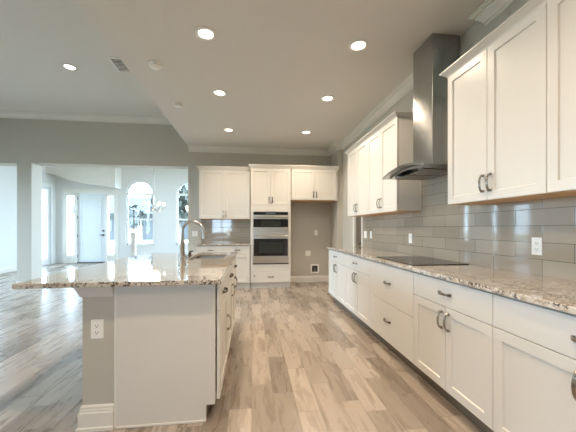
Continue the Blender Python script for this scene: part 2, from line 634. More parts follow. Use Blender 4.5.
# entry door unit -----------------------------------------------------------
d1 = bpy.data.objects.new('door_1', None)
COL.objects.link(d1)
d1['kind'] = 'structure'
SL = [(-6.38, -6.15), (-5.06, -4.84)]
LF = (-6.06, -5.14)
m = MB()
ya, yb = YF - 0.02, YF + 0.12
for a, b in [(DU0, SL[0][0]), (SL[0][1], LF[0]), (LF[1], SL[1][0]), (SL[1][1], DU1)]:
    m.box(a, b, ya, yb, 0.0, 2.46)
m.box(DU0, DU1, ya, yb, 2.46, DUZ)
for a, b in SL:
    m.box(a, b, ya + 0.02, yb - 0.02, 0.0, 0.28).box(a, b, ya + 0.02, yb - 0.02, 2.36, 2.46)
m.box(DU0 - 0.07, DU0, ya, YF, 0, DUZ + 0.08).box(DU1, DU1 + 0.05, ya, YF, 0, DUZ + 0.08).box(DU0, DU1, ya, YF, DUZ, DUZ + 0.08)
m.build('door_frame', M['trim'], d1, bevel=0.004)
m = MB()
ly = YF + 0.03
m.box(LF[0] + 0.004, LF[1] - 0.004, ly, ly + 0.045, 0.035, 2.455)
lf = m.build('door_leaf', M['door'], d1, bevel=0.003)
m = MB()
lx0, lx1 = LF[0] + 0.13, LF[1] - 0.13
for za, zb in [(0.25, 0.95), (1.10, 2.30)]:
    fw = 0.03
    m.box(lx0, lx1, ly - 0.008, ly, za, za + fw).box(lx0, lx1, ly - 0.008, ly, zb - fw, zb)
    m.box(lx0, lx0 + fw, ly - 0.008, ly, za + fw, zb - fw).box(lx1 - fw, lx1, ly - 0.008, ly, za + fw, zb - fw)
m.build('panel_molding', M['door'], lf, bevel=0.006)
m = MB()
m.tube([(LF[1] - 0.07, ly, 0.98), (LF[1] - 0.07, ly - 0.05, 0.98)], 0.03, 14)
m.tube([(LF[1] - 0.07, ly - 0.05, 0.98), (LF[1] - 0.17, ly - 0.055, 0.98)], 0.012, 8)
m.build('lever_handle', M['dark'], lf)
MB().tube([(LF[1] - 0.07, ly, 1.13), (LF[1] - 0.07, ly - 0.03, 1.13)], 0.034, 14).build('deadbolt', M['dark'], lf)
m = MB()
for z in (0.25, 0.95, 1.6, 2.28):
    m.box(LF[0] - 0.012, LF[0] + 0.012, ly - 0.02, ly, z - 0.05, z + 0.05)
m.build('hinges', M['dark'], d1)
MB().box(LF[0], LF[1], YF - 0.02, YF + 0.1, 0.0, 0.03).build('threshold', M['dark'], d1)
for a, b in SL:
    MB().box(a, b, YF + 0.05, YF + 0.056, 0.28, 2.36).build('sidelight_pane', M['pane'], d1)
    portal(((a + b) / 2, YF + 0.2, 1.32), (-PI / 2, 0, 0), b - a, 2.08)
# glazed side door on the left wall
d2 = bpy.data.objects.new('door_2', None)
COL.objects.link(d2)
d2['kind'] = 'structure'
m = MB()
xx0, xx1 = XL - 0.09, XL - 0.03
m.box(xx0, xx1, LD0, LD0 + 0.1, 0, LDZ).box(xx0, xx1, LD1 - 0.1, LD1, 0, LDZ).box(xx0, xx1, LD0 + 0.1, LD1 - 0.1, 0, 0.2).box(xx0, xx1, LD0 + 0.1, LD1 - 0.1, LDZ - 0.12, LDZ)
m.box(XL, XL + 0.02, LD0 - 0.08, LD0, 0, LDZ + 0.08).box(XL, XL + 0.02, LD1, LD1 + 0.08, 0, LDZ + 0.08).box(XL, XL + 0.02, LD0, LD1, LDZ, LDZ + 0.08)
m.build('door_frame', M['vinyl'], d2, bevel=0.004)
MB().box(XL - 0.063, XL - 0.057, LD0 + 0.1, LD1 - 0.1, 0.2, LDZ - 0.12).build('pane', M['pane'], d2)
m = MB()
for z in (0.3, 1.3, 2.3):
    m.box(XL - 0.03, XL - 0.015, LD0 + 0.0, LD0 + 0.03, z - 0.05, z + 0.05)
m.build('hinges', M['dark'], d2)
portal((XL - 0.13, (LD0 + LD1) / 2, LDZ / 2), (0, -PI / 2, 0), LDZ, LD1 - LD0)

# sloped plaster bulkhead over the entry
struct(MB().prism([(XL, 3.06), (-5.95, 2.80), (-4.60, 2.60), (-4.60, ZL), (XL, ZL)], 'y', 10.55, YF), 'trim_2', M['trim'])

# ------------------------------------------------------------------ crown mouldings & baseboards
CP = [(0.0, 0.0), (0.012, 0.0), (0.012, 0.020), (0.024, 0.022), (0.030, 0.040), (0.062, 0.076), (0.064, 0.088), (0.080, 0.089), (0.082, 0.102), (0.095, 0.103), (0.095, 0.115), (0.0, 0.115)]


def crown(mb, p, q, nrm, zc, mit0=0, mit1=0, prof=CP):
    """profile swept from p to q along a wall; nrm = direction into the room; mit = +1 outside / -1 inside corner"""
    p, q, nrm = Vector(p), Vector(q), Vector(nrm)
    d = (q - p).normalized()
    h = max(a[1] for a in prof)
    r0 = [(*(p + nrm * o - d * (o * mit0)), zc - h + z) for o, z in prof]
    r1 = [(*(q + nrm * o + d * (o * mit1)), zc - h + z) for o, z in prof]
    mb.rings([r0, r1])


m = MB()
crown(m, (XE + 0.005, YB), (1.795, YB), (0, -1), ZK, 0, -1)
crown(m, (1.795, YB), (1.795, 6.02), (-1, 0), ZK, -1, 1)
crown(m, (1.795, 6.02), (XW, 6.02), (0, -1), ZK, 1, -1)
crown(m, (XW, 6.02), (XW, 2.80), (-1, 0), ZK, -1, 0)
crown(m, (XW, 2.17), (XW, YR), (-1, 0), ZK, 1, -1)
struct(m, 'trim_3', M['trim'])
m = MB()
crown(m, (XL, YB), (XE, YB), (0, -1), ZL, -1, 0)
crown(m, (XL, YR), (XL, YB), (1, 0), ZL, -1, -1)
struct(m, 'trim_4', M['trim'])
m = MB()
crown(m, (XL, YB2), (XL, 10.55), (1, 0), ZL, 0, 0)
struct(m, 'trim_5', M['trim'])

BP = [(0.0, 0.0), (0.016, 0.0), (0.016, 0.10), (0.011, 0.125), (0.006, 0.14), (0.0, 0.14)]


def baseb(mb, p, q, nrm, m0=0, m1=0):
    crown(mb, p, q, nrm, 0.14, m0, m1, BP)


m = MB()
baseb(m, (0.797, YB), (1.795, YB), (0, -1), 0, -1)
struct(m, 'baseboard_back', M['trim'])
m = MB()
baseb(m, (1.795, YB), (1.795, 6.02), (-1, 0), -1, 1)
baseb(m, (1.795, 6.02), (XW, 6.02), (0, -1), 1, -1)
baseb(m, (XW, 6.02), (XW, PY1 + cw), (-1, 0), -1, 0)
struct(m, 'baseboard_right', M['trim'])
m = MB()
baseb(m, (XL, LS1), (XL, LT0), (1, 0))
baseb(m, (XL, LT1), (XL, YB), (1, 0))
baseb(m, (XL, YB2), (XL, LD0 - 0.08), (1, 0))
struct(m, 'baseboard_left', M['trim'])
m = MB()
baseb(m, (DU1 + 0.06, YF), (-0.6, YF), (0, -1))
struct(m, 'baseboard_front', M['trim'])
m = MB()
baseb(m, (OA1, YB), (OB0, YB), (0, -1), 1, 1)
baseb(m, (OA1, YB2), (OA1, YB), (-1, 0), 0, 1)
baseb(m, (OB0, YB), (OB0, YB2), (1, 0), 1, 0)
struct(m, 'baseboard_pier', M['trim'])

# ------------------------------------------------------------------ cabinets


def pull_mesh(L=0.125, vertical=False):
    n = 14
    rings = []
    hw, ht = 0.0075, 0.003
    for k in range(n + 1):
        t = -1 + 2 * k / n
        s_ = t * L / 2
        out = 0.010 + 0.022 * (1 - abs(t) ** 2.6)
        wd = hw * (1.25 if abs(t) > 0.8 else 1.0)
        a = [(s_, -(out - ht), -wd), (s_, -(out + ht), -wd), (s_, -(out + ht), wd), (s_, -(out - ht), wd)]
        rings.append(a)
    mb = MB().rings(rings)
    for sg in (-1, 1):
        mb.box(sg * (L / 2 - 0.016), sg * L / 2, -0.013, 0.0005, -0.009, 0.009)
    if vertical:
        mb.v = [(z, y, x) for x, y, z in mb.v]
    return mb


_p = {}


def pull(parent, x, z, vertical):
    key = 'v' if vertical else 'h'
    if key not in _p:
        o = pull_mesh(vertical=vertical).build('handle', M['nickel'], parent, smooth=True)
        _p[key] = o
    else:
        o = _p[key].copy()
        COL.objects.link(o)
        o.parent = parent
    o.location = (x, 0, z)
    return o


def shaker(x0, x1, z0, z1, rail=0.058):
    mb = MB()

    def rect(i, y):
        return [(x0 + i, y, z0 + i), (x1 - i, y, z0 + i), (x1 - i, y, z1 - i), (x0 + i, y, z1 - i)]
    e = 0.002
    mb.rings([rect(0, 0.02), rect(0, e), rect(e, 0.0), rect(rail, 0.0), rect(rail + 0.004, 0.009)], cap=True)
    return mb


def slab(x0, x1, z0, z1):
    mb = MB()
    e = 0.0025

    def rect(i, y):
        return [(x0 + i, y, z0 + i), (x1 - i, y, z0 + i), (x1 - i, y, z1 - i), (x0 + i, y, z1 - i)]
    mb.rings([rect(0, 0.02), rect(0, e), rect(e, 0.0)], cap=True)
    return mb


def cabinet(name, label, cat, group, loc, rz, w, depth, zb, zt, fronts, toe=None, crown_s=None, under=None, ret=None):
    root = thing(name, label, cat, loc, rz, group)
    h = w / 2
    MB().box(-h + 0.0005, h - 0.0005, 0.028, depth, zb, zt).build('body', M['cab'], root)
    if toe:
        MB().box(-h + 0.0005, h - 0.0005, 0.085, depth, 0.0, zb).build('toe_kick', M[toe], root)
    for f in fronts:
        kind, x0, x1, z0, z1 = f[:5]
        g = 0.0018
        mb = (shaker if kind == 'door' else slab)(x0 + g, x1 - g, z0 + g, z1 - g)
        o = mb.build(kind, M['cab'], root)
        for hx, hz, vert in f[5:]:
            pull(o, hx, hz, vert)
    if crown_s is not None:
        l, r = crown_s            # exposed sides
        o_ = 0.045
        ch = 2.514 - zt
        prof = [(0.0, zt - 0.012), (0.006, zt), (0.010, zt + 0.10 * ch), (o_ - 0.007, zt + 0.72 * ch), (o_, zt + 0.78 * ch), (o_, zt + ch)]
        rings = [[(-h - (p if l else 0), -p, z), (h + (p if r else 0), -p, z), (h + (p if r else 0), depth, z)] + ([(-h, depth, z), (-h, ret, z), (-h - p, ret, z)] if ret else [(-h - (p if l else 0), depth, z)]) for p, z in prof]
        MB().rings(rings).build('crown_molding', M['cab'], root)
    if under:
        MB().box(-h + 0.002, h - 0.002, 0.0225, depth - 0.002, zb - 0.006, zb).build('bottom_panel', M['maple'], root)['label'] = 'unpainted maple underside'
    return root


BZ, BT = 0.115, 0.884
XF = 1.30            # right base door face
DEP = XW - XF - 0.001
RZ = -PI / 2
GB = 'base cabinets of the long right run'


def base_fronts(w, npull=1, split=0.695):
    h = w / 2
    dr = ['drawer', -h, h, split, 0.872] + [(0.0, 0.785, False)]
    return [tuple(dr), ('door', -h, 0, 0.125, split, (-0.035, 0.60, True)), ('door', 0, h, 0.125, split, (0.035, 0.60, True))]


def right_base(label, ya, yb, fronts=None):
    w = ya - yb
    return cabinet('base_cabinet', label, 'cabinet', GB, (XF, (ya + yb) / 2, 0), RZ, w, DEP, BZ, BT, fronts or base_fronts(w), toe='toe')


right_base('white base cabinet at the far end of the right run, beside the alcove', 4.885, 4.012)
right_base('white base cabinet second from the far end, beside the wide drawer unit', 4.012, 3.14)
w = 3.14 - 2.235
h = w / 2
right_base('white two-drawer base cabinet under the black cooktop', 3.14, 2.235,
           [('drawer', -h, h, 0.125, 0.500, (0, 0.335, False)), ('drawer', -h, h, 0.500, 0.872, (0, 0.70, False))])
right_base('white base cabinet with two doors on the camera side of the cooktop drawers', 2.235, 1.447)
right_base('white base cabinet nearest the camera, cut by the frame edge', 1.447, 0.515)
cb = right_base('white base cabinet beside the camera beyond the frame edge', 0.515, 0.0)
# countertop
tag(MB().box(1.272, XW - 0.001, -0.02, 4.905, BT, 0.914).build('countertop', M['granite'], bevel=0.004), 'long speckled granite countertop on the right-hand base cabinets', 'countertop')
# back splash of the right wall
tag(MB().box(XW - 0.010, XW - 0.0005, 0.0, PY0 - cw - 0.002, 0.9145, 1.86).build('backsplash', M['tile_y']), 'long glossy taupe tile backsplash on the right wall behind the cooktop', 'backsplash')

# upper cabinets
XU = 1.60
UD = XW - XU - 0.011
GU = 'upper cabinets on the right wall'
UB, UT = 1.425, 2.475


def upper(label, ya, yb, crown_s, ends=(0, 0)):
    w = ya - yb
    h = w / 2
    return cabinet('upper_cabinet', label, 'cabinet', GU, (XU, (ya + yb) / 2, 0), RZ, w, UD, UB, UT,
                   [('door', -h, 0, UB - 0.004, UT - 0.004, (-0.032, UB + 0.115, True)), ('door', 0, h, UB - 0.004, UT - 0.004, (0.032, UB + 0.115, True))], crown_s=crown_s, under=True)


upper('white upper cabinet farthest along the right wall, near the alcove', 4.785, 3.935, (True, False))
upper('white upper cabinet just beyond the steel range hood', 3.935, 3.09, (False, True))
upper('white upper cabinet on the camera side of the range hood', 2.238, 1.42, (True, False))
upper('white upper cabinet at the right frame edge, nearest the camera', 1.42, 0.60, (False, False))

# cooktop
m = MB().box(1.345, 1.86, 2.315, 3.045, 0.9145, 0.921)
ct = tag(m.build('cooktop', M['cook'], bevel=0.002), 'black glass cooktop set on the granite under the range hood', 'cooktop')
BURN = plain('burner_print', (0.10, 0.10, 0.10), 0.3)
for cx, cy, r in [(1.48, 2.50, 0.085), (1.48, 2.86, 0.10), (1.72, 2.50, 0.10), (1.72, 2.86, 0.075)]:
    MB().lathe([(r, 0), (r + 0.003, 0), (r + 0.003, 0.0004), (r, 0.0004), (r, 0)], (cx, cy, 0.9211), 40, cap=False).build('burner_ring', BURN, ct)

# range hood
HY0, HY1 = 2.285, 3.045
HC = (HY0 + HY1) / 2
HX = 1.41
rh = thing('range_hood', 'stainless steel chimney range hood with curved glass canopy above cooktop', 'range hood', (XW - 0.0105, HC, 1.76))
hx = HX - (XW - 0.0105)          # local front
hw = (HY1 - HY0) / 2


def arch(t, zt=0.0):
    return 0.055 * (1 - t * t) + zt


def sheet(mb, xa, xb, z_off, th, n=24, sag=0.0):
    rings = []
    for k in range(n + 1):
        t = -1 + 2 * k / n
        z = arch(t) + z_off
        rings.append([(xa, t * hw, z), (xb, t * hw, z), (xb, t * hw, z + th), (xa, t * hw, z + th)])
    mb.rings(rings)


m = MB()
sheet(m, hx + 0.012, -0.002, 0.0, 0.007)
m.build('canopy_glass', M['hoodglass'], rh, smooth=True)
m = MB()
sheet(m, hx, hx + 0.013, -0.006, 0.018)
m.build('front_rim', M['steel'], rh, smooth=True)
# steel body under the glass: flat bottom, arched top
n = 16
bw = 0.30
rings = []
for k in range(n + 1):
    y = -bw + 2 * bw * k / n
    zt = arch(y / hw) - 0.001
    rings.append([(hx + 0.05, y, max(zt - 0.035, -0.01)), (-0.002, y, -0.012), (-0.002, y, zt), (hx + 0.05, y, zt)])
MB().rings(rings).build('hood_body', M['steel'], rh, smooth=True)
m = MB()
for sg in (-1, 1):
    m.box(-0.40, -0.08, sg * 0.145 - 0.125, sg * 0.145 + 0.125, -0.020, -0.012)
m.build('grease_filters', brushed('filter_mesh', (0.30, 0.29, 0.27), 0.4), rh, bevel=0.003)
for sg in (-1, 1):
    MB().lathe([(0.0, -0.016), (0.028, -0.016), (0.03, -0.010), (0.0, -0.010)], (hx + 0.10, sg * 0.20, 0.008), 20, cap=False).build('hood_light', M['ovenlamp'], rh)
m = MB()
for k in range(5):
    m.box(hx - 0.002, hx + 0.001, -0.06 + k * 0.026, -0.046 + k * 0.026, arch(0) - 0.001, arch(0) + 0.008)
m.build('control_buttons', M['dark'], rh)
cy0, cy1 = 2.475 - HC, 2.795 - HC
cx0 = 1.622 - (XW - 0.0105)
m = MB()
m.box(cx0, -0.001, cy0, cy1, 0.05, ZK - 1.76 - 0.001)
m.build('chimney', M['steel'], rh, bevel=0.004)

# ------------------------------------------------------------------ back run
GK = 'cabinets on the back wall'
YT = 5.95
w = 0.813
tc = 0.3785
h = w / 2
tw = cabinet('oven_tower', 'tall white oven cabinet holding the steel wall oven', 'cabinet', GK, (tc, YT, 0), 0, w, YB - YT - 0.001, 0.105, 2.445,
             [('door', -h, 0, 1.69, 2.435, (-0.032, 1.80, True)), ('door', 0, h, 1.69, 2.435, (0.032, 1.80, True)),
              ('drawer', -h, h, 0.125, 0.355, (0, 0.24, False))], toe='cab', crown_s=(True, False), ret=0.24)
MB().box(-h, h, 0.0, 0.0215, 1.565, 1.688).box(-h, h, 0.0, 0.0215, 0.357, 0.497).box(-h, -h + 0.045, 0.0, 0.0215, 0.497, 1.565).box(h - 0.045, h, 0.0, 0.0215, 0.497, 1.565).build('face_frame', M['cab'], tw, bevel=0.001)
MB().lathe([(0.0, 0), (0.013, 0), (0.013, 0.02), (0.0, 0.02)], (0, 0, 0), 12).build('knob', M['dark'], tw).location = (-0.33, -0.021, 0.255)
bpy.data.objects['knob'].rotation_euler = (0, 0, 0)

ov = thing('wall_oven', 'stainless steel combination microwave and wall oven in the tall cabinet', 'oven', (tc, YT, 0.5))
ox0, ox1 = -0.362, 0.362
yy = -0.004
MB().box(ox0, ox1, yy, 0.0215, 0.0, 1.062).build('trim_frame', M['oven'], ov, bevel=0.002)
MB().box(ox0 + 0.015, ox1 - 0.015, yy - 0.012, yy, 0.995, 1.055).build('control_panel', M['black'], ov, bevel=0.002)
MB().box(-0.10, 0.10, yy - 0.0135, yy - 0.0118, 1.012, 1.038).build('display', M['display'], ov)
MB().box(ox0 + 0.010, ox1 - 0.010, yy - 0.022, yy, 0.655, 0.985).build('microwave_door', M['oven'], ov, bevel=0.003)
md = bpy.data.objects['microwave_door']
MB().box(ox0 + 0.012, ox1 - 0.012, yy - 0.0245, yy - 0.0215, 0.745, 0.912).build('door_glass', M['black'], md)
MB().box(-0.20, 0.20, yy - 0.0262, yy - 0.024, 0.765, 0.875).build('window', M['ovenglass'], md)


def bar(parent, z):
    mb = MB()
    mb.tube([(ox0 + 0.03, yy - 0.058, z), (0, yy - 0.066, z), (ox1 - 0.03, yy - 0.058, z)], 0.012, 12)
    for x in (ox0 + 0.05, ox1 - 0.05):
        mb.tube([(x, yy - 0.02, z), (x, yy - 0.06, z)], 0.009, 8)
    mb.build('handle', M['satin'], parent, smooth=True)


bar(md, 0.950)
MB().box(ox0 + 0.010, ox1 - 0.010, yy - 0.022, yy, 0.018, 0.640).build('oven_door', M['oven'], ov, bevel=0.003)
od = bpy.data.objects['oven_door']
MB().box(ox0 + 0.018, ox1 - 0.018, yy - 0.0245, yy - 0.0215, 0.165, 0.515).build('door_glass', M['black'], od)
MB().box(-0.235, 0.235, yy - 0.0262, yy - 0.024, 0.225, 0.45).build('window', M['ovenglass'], od)
bar(od, 0.575)
MB().box(ox0, ox1, yy - 0.008, yy, -0.002, 0.014).build('vent_strip', M['black'], ov)

w = 1.008
fc = 0.787 + w / 2 - 0.001
h = w / 2
cabinet('fridge_cabinet', 'white two-door cabinet above the empty refrigerator alcove', 'cabinet', GK, (fc, YT, 0), 0, w - 0.004, YB - YT - 0.001, 1.805, 2.445,
        [('door', -h + 0.02, 0, 1.81, 2.435, (-0.032, 1.92, True)), ('door', 0, h - 0.04, 1.81, 2.435, (0.032, 1.92, True))], crown_s=(False, False), under=True)
w = 1.048
bc = -1.092 + w / 2
h = w / 2
cabinet('upper_cabinet', 'white two-door upper cabinet left of the wall oven', 'cabinet', GK, (bc, 6.25, 0), 0, w, YB - 6.25 - 0.011, UB, 2.445,
        [('door', -h, 0, UB - 0.004, 2.435, (-0.032, UB + 0.1, True)), ('door', 0, h, UB - 0.004, 2.435, (0.032, UB + 0.1, True))], crown_s=(True, False), under=True)
for k, lab in enumerate(('white base cabinet below the back counter, behind the island', 'white base cabinet below the back counter, against the oven cabinet')):
    ww = w / 2
    cabinet('base_cabinet', lab, 'cabinet', GK, (-1.09 + ww * (k + 0.5), YT, 0), 0, ww, YB - YT - 0.001, BZ, BT,
            [('drawer', -ww / 2, ww / 2, 0.695, 0.872, (0, 0.785, False)), ('door', -ww / 2, ww / 2, 0.125, 0.695, (-ww / 2 + 0.04, 0.6, True))], toe='cab')
tag(MB().box(-1.12, -0.034, 5.922, YB - 0.001, BT, 0.914).build('countertop', M['granite'], bevel=0.004), 'short granite countertop on the back wall, left of the oven', 'countertop')
tag(MB().box(-1.10, -0.034, YB - 0.010, YB - 0.0005, 0.9145, UB - 0.001).build('backsplash', M['tile_x']), 'small glossy taupe tile backsplash under the back-wall upper cabinet', 'backsplash')

# ------------------------------------------------------------------ island
IY0, IY1 = 1.925, 3.84
hwall = thing('half_wall', 'grey painted half wall with white mouldings carrying the island overhang', 'half wall', (-0.94, IY0, 0))
HWx0, HWx1 = -0.085, 0.098
HL = IY1 - IY0
MB().box(HWx0, HWx1, 0.0, HL, 0.0, BT - 0.002).build('plaster_core', M['wall'], hwall)


def wrap(mb, prof, z_top):
    """moulding around the left, near and far faces"""
    hh = max(a[1] for a in prof)
    rings = [[(HWx1, -o, z_top - hh + z), (HWx0 - o, -o, z_top - hh + z), (HWx0 - o, HL + o, z_top - hh + z), (HWx1, HL + o, z_top - hh + z)] for o, z in prof]
    mb.rings(rings)


m = MB()
wrap(m, [(0.003, 0.0), (0.008, 0.004), (0.012, 0.012), (0.032, 0.060), (0.036, 0.064), (0.036, 0.076)], BT - 0.001)
m.build('cap_molding', M['trim'], hwall)
m = MB()
wrap(m, [(0.026, 0.0), (0.026, 0.018), (0.018, 0.022), (0.018, 0.105), (0.013, 0.112), (0.013, 0.122), (0.010, 0.128), (0.010, 0.140), (0.004, 0.148), (0.002, 0.150)], 0.150)
m.build('baseboard_molding', M['trim'], hwall)
MB().box(HWx1 + 0.0005, HWx1 + 0.018, -0.010, HL, 0.0, BT - 0.002).build('corner_trim', M['trim'], hwall, bevel=0.003)

IFX = -0.205
GI = 'island cabinets'
segs = [(1.932, 2.52), (2.52, 3.08), (3.08, 3.838)]
labs = ['white island base cabinet nearest the camera, with the flat end panel', 'white middle island base cabinet facing the right-hand run', 'white island base cabinet under the sink, farthest from the camera']
IDEP = 0.618
for k, ((a, b), lab) in enumerate(zip(segs, labs)):
    ww = b - a
    h = ww / 2
    fr = [('drawer', -h, h, 0.695, 0.872, (-0.09 if k == 0 else 0, 0.785, False))]
    if k < 2:
        fr.append(('door', -h, h, 0.125, 0.695, (h - 0.05, 0.45 if k == 0 else 0.6, True)))
    else:
        fr += [('door', -h, 0, 0.125, 0.695, (-0.035, 0.6, True)), ('door', 0, h, 0.125, 0.695, (0.035, 0.6, True))]
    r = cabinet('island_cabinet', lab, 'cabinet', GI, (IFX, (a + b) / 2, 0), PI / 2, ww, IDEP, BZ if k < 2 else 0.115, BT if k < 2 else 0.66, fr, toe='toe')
    if k == 0:
        e = MB()
        poly = [(0.029, 0.105), (0.085, 0.105), (0.085, 0.0), (IDEP, 0.0), (IDEP, BT - 0.002), (0.029, BT - 0.002)]
        e.prism(poly, 'x', -h - 0.020, -h - 0.0005)
        e.build('end_panel', M['cab'], r, bevel=0.0015)
        MB().box(-h - 0.030, -h - 0.0205, 0.085, IDEP, 0.0, 0.016).build('shoe_molding', M['trim'], r, bevel=0.004)
# granite top with the sink cut-out
CX0, CX1, CY0, CY1 = -1.345, -0.188, 1.83, 3.90
SX0, SX1, SY0, SY1 = -0.655, -0.305, 3.13, 3.66


def holed(mb, xs, ys, z0, z1):
    for i in range(3):
        pass
    idx = {}
    vs, fs = [], []
    for k, z in enumerate((z0, z1)):
        for j, y in enumerate(ys):
            for i, x in enumerate(xs):
                idx[i, j, k] = len(vs)
                vs.append((x, y, z))
    for i in range(3):
        for j in range(3):
            if (i, j) == (1, 1):
                continue
            for k in (0, 1):
                q = (idx[i, j, k], idx[i + 1, j, k], idx[i + 1, j + 1, k], idx[i, j + 1, k])
                fs.append(q)
    def side(a, b):
        fs.append((idx[(*a, 0)], idx[(*b, 0)], idx[(*b, 1)], idx[(*a, 1)]))
    for i in range(3):
        side((i, 0), (i + 1, 0))
        side((i, 3), (i + 1, 3))
        side((0, i), (0, i + 1))
        side((3, i), (3, i + 1))
    side((1, 1), (2, 1)); side((1, 2), (2, 2)); side((1, 1), (1, 2)); side((2, 1), (2, 2))
    mb.add(vs, fs)


m = MB()
holed(m, [CX0, SX0, SX1, CX1], [CY0, SY0, SY1, CY1], BT, 0.914)
tag(m.build('countertop', M['granite'], bevel=0.004), 'large granite island countertop with the sink cut into it', 'countertop')

# sink
sk = thing('kitchen_sink', 'stainless undermount sink in the island countertop', 'sink', ((SX0 + SX1) / 2, (SY0 + SY1) / 2, 0.70))
a, b = (SX1 - SX0) / 2 + 0.006, (SY1 - SY0) / 2 + 0.006
m = MB()


def rr(i, z):
    return [(-a + i, -b + i, z), (a - i, -b + i, z), (a - i, b - i, z), (-a + i, b - i, z)]


m.rings([rr(-0.02, 0.1835), rr(0.0, 0.1835), rr(0.004, 0.02), rr(0.02, 0.004), rr(0.02, 0.0), rr(-0.004, 0.0), rr(-0.004, 0.178), rr(-0.02, 0.178), rr(-0.02, 0.1835)], cap=False)
m.v += rr(0.02, 0.004)
n = len(m.v)
m.f.append((n - 4, n - 3, n - 2, n - 1))
m.build('basin', M['satin'], sk)
MB().lathe([(0.0, 0.005), (0.04, 0.005), (0.045, 0.008), (0.02, 0.0085), (0.0, 0.006)], (0, 0, 0), 20, cap=False).build('drain', M['nickel'], sk)

# faucet
FX, FY = -0.735, 3.22
fa = thing('kitchen_faucet', 'tall brushed nickel gooseneck faucet beside the island sink', 'faucet', (FX, FY, 0.9145))
MB().lathe([(0.0, 0), (0.031, 0), (0.031, 0.008), (0.025, 0.014), (0.024, 0.10), (0.027, 0.105), (0.027, 0.16), (0.021, 0.20), (0.017, 0.27), (0.0, 0.27)], (0, 0, 0), 24, cap=False).build('body', M['satin'], fa, smooth=True)
R = 0.108
zc = 0.275
pts = [(0, 0, 0.25), (0, 0, zc)] + [(R - R * math.cos(t), 0, zc + R * math.sin(t)) for t in [PI * k / 16 for k in range(1, 15)]]
px, pz = pts[-1][0], pts[-1][2]
MB().tube(pts, 0.015, 14).build('neck', M['satin'], fa, smooth=True)
MB().tube([(px - 0.001, 0, pz + 0.004), (px + 0.012, 0, pz - 0.04), (px + 0.02, 0, pz - 0.085), (px + 0.022, 0, pz - 0.115)], [0.0165, 0.019, 0.021, 0.0215], 14).build('spray_head', M['satin'], fa, smooth=True)
MB().tube([(0, 0, 0.13), (0.01, -0.04, 0.132), (0.015, -0.06, 0.145), (0.02, -0.10, 0.18)], [0.012, 0.011, 0.008, 0.006], 10).build('lever_handle', M['satin'], fa, smooth=True)
sb = thing('soap_dispenser', 'small dark button-like dispenser next to the faucet base', 'soap dispenser', (-0.715, 3.50, 0.9145))
MB().lathe([(0.0, 0), (0.024, 0), (0.024, 0.006), (0.016, 0.010), (0.014, 0.035), (0.0, 0.035)], (0, 0, 0), 16, cap=False).build('collar', M['dark'], sb, smooth=True)
MB().tube([(0, 0, 0.03), (0, 0, 0.045), (0.035, 0, 0.047)], 0.008, 8).build('nozzle', M['dark'], sb)

# ------------------------------------------------------------------ wall plates


def plate(name, label, cat, loc, rz, w=0.072, h=0.117, kind='duplex', group=None):
    """local: face towards -Y, origin at the plate centre on the wall"""
    t = thing(name, label, cat, loc, rz, group)
    MB().box(-w / 2, w / 2, -0.006, -0.0005, -h / 2, h / 2).build('cover_plate', M['plate'], t, bevel=0.002)
    if kind == 'duplex':
        for s in (-1, 1):
            f = MB()
            f.box(-0.017, 0.017, -0.0085, -0.006, s * 0.020 - 0.014, s * 0.020 + 0.014)
            fo = f.build('receptacle', M['plate'], t, bevel=0.003)
            q = MB()
            q.box(-0.009, -0.006, -0.0090, -0.0084, s * 0.020 - 0.002, s * 0.020 + 0.008).box(0.006, 0.009, -0.0090, -0.0084, s * 0.020 - 0.002, s * 0.020 + 0.008)
            q.box(-0.003, 0.003, -0.0090, -0.0084, s * 0.020 - 0.010, s * 0.020 - 0.005)
            q.build('slots', M['greyp'], fo)
    elif kind.startswith('switch'):
        n = int(kind[-1])
        for k in range(n):
            x = (k - (n - 1) / 2) * 0.046
            MB().box(x - 0.016, x + 0.016, -0.0095, -0.006, -0.033, 0.033).build('rocker', M['plate'], t, bevel=0.002)
    return t


GO = 'wall plates'
XS = XW - 0.010
plate('wall_outlet', 'white outlet on the tile backsplash below the nearest upper cabinet', 'outlet', (XS, 1.742, 1.108), RZ)
plate('light_switch', 'white switch plate on the tile just beyond the cooktop', 'light switch', (XS, 3.32, 1.105), RZ, kind='switch1')
plate('light_switch', 'single white switch plate near the far end of the tile backsplash', 'light switch', (XS, 4.50, 1.12), RZ, kind='switch1')
plate('light_switch', 'double white switch plate beside the dark doorway', 'light switch', (XS, 4.73, 1.12), RZ, w=0.118, kind='switch2')
plate('wall_outlet', 'white outlet on the grey end of the island half wall', 'outlet', (-0.94, IY0, 0.612), 0)
plate('wall_outlet', 'white outlet plate on the grey wall left of the back tile', 'outlet', (-1.235, YB, 1.105), 0, w=0.118)
plate('wall_outlet', 'white outlet on the back tile under the two-door upper cabinet', 'outlet', (-0.515, YB - 0.010, 1.12), 0)
plate('wall_outlet', 'upper white outlet plate in the refrigerator alcove', 'outlet', (1.454, YB, 1.12), 0)
plate('blank_plate', 'square blank white plate in the refrigerator alcove', 'wall plate', (1.268, YB, 0.652), 0, w=0.118, kind='blank')
wb = thing('water_supply_box', 'white framed recessed water box low in the refrigerator alcove', 'supply box', (1.425, YB, 0.30))
m = MB()
for a4 in [(-0.095, -0.065, -0.10, 0.10), (0.065, 0.095, -0.10, 0.10), (-0.065, 0.065, 0.07, 0.10), (-0.065, 0.065, -0.10, -0.07)]:
    m.box(a4[0], a4[1], -0.008, -0.0005, a4[2], a4[3])
m.build('frame', M['plate'], wb, bevel=0.002)
MB().box(-0.065, 0.065, -0.003, -0.0005, -0.07, 0.07).build('recess_shade', M['gap'], wb)  # flat sheet coloured with the shade inside the box
m = MB()
m.tube([(0, -0.003, -0.04), (0, -0.025, -0.04)], 0.012, 10).tube([(0, -0.02, -0.04), (0, -0.02, 0.01)], 0.008, 8)
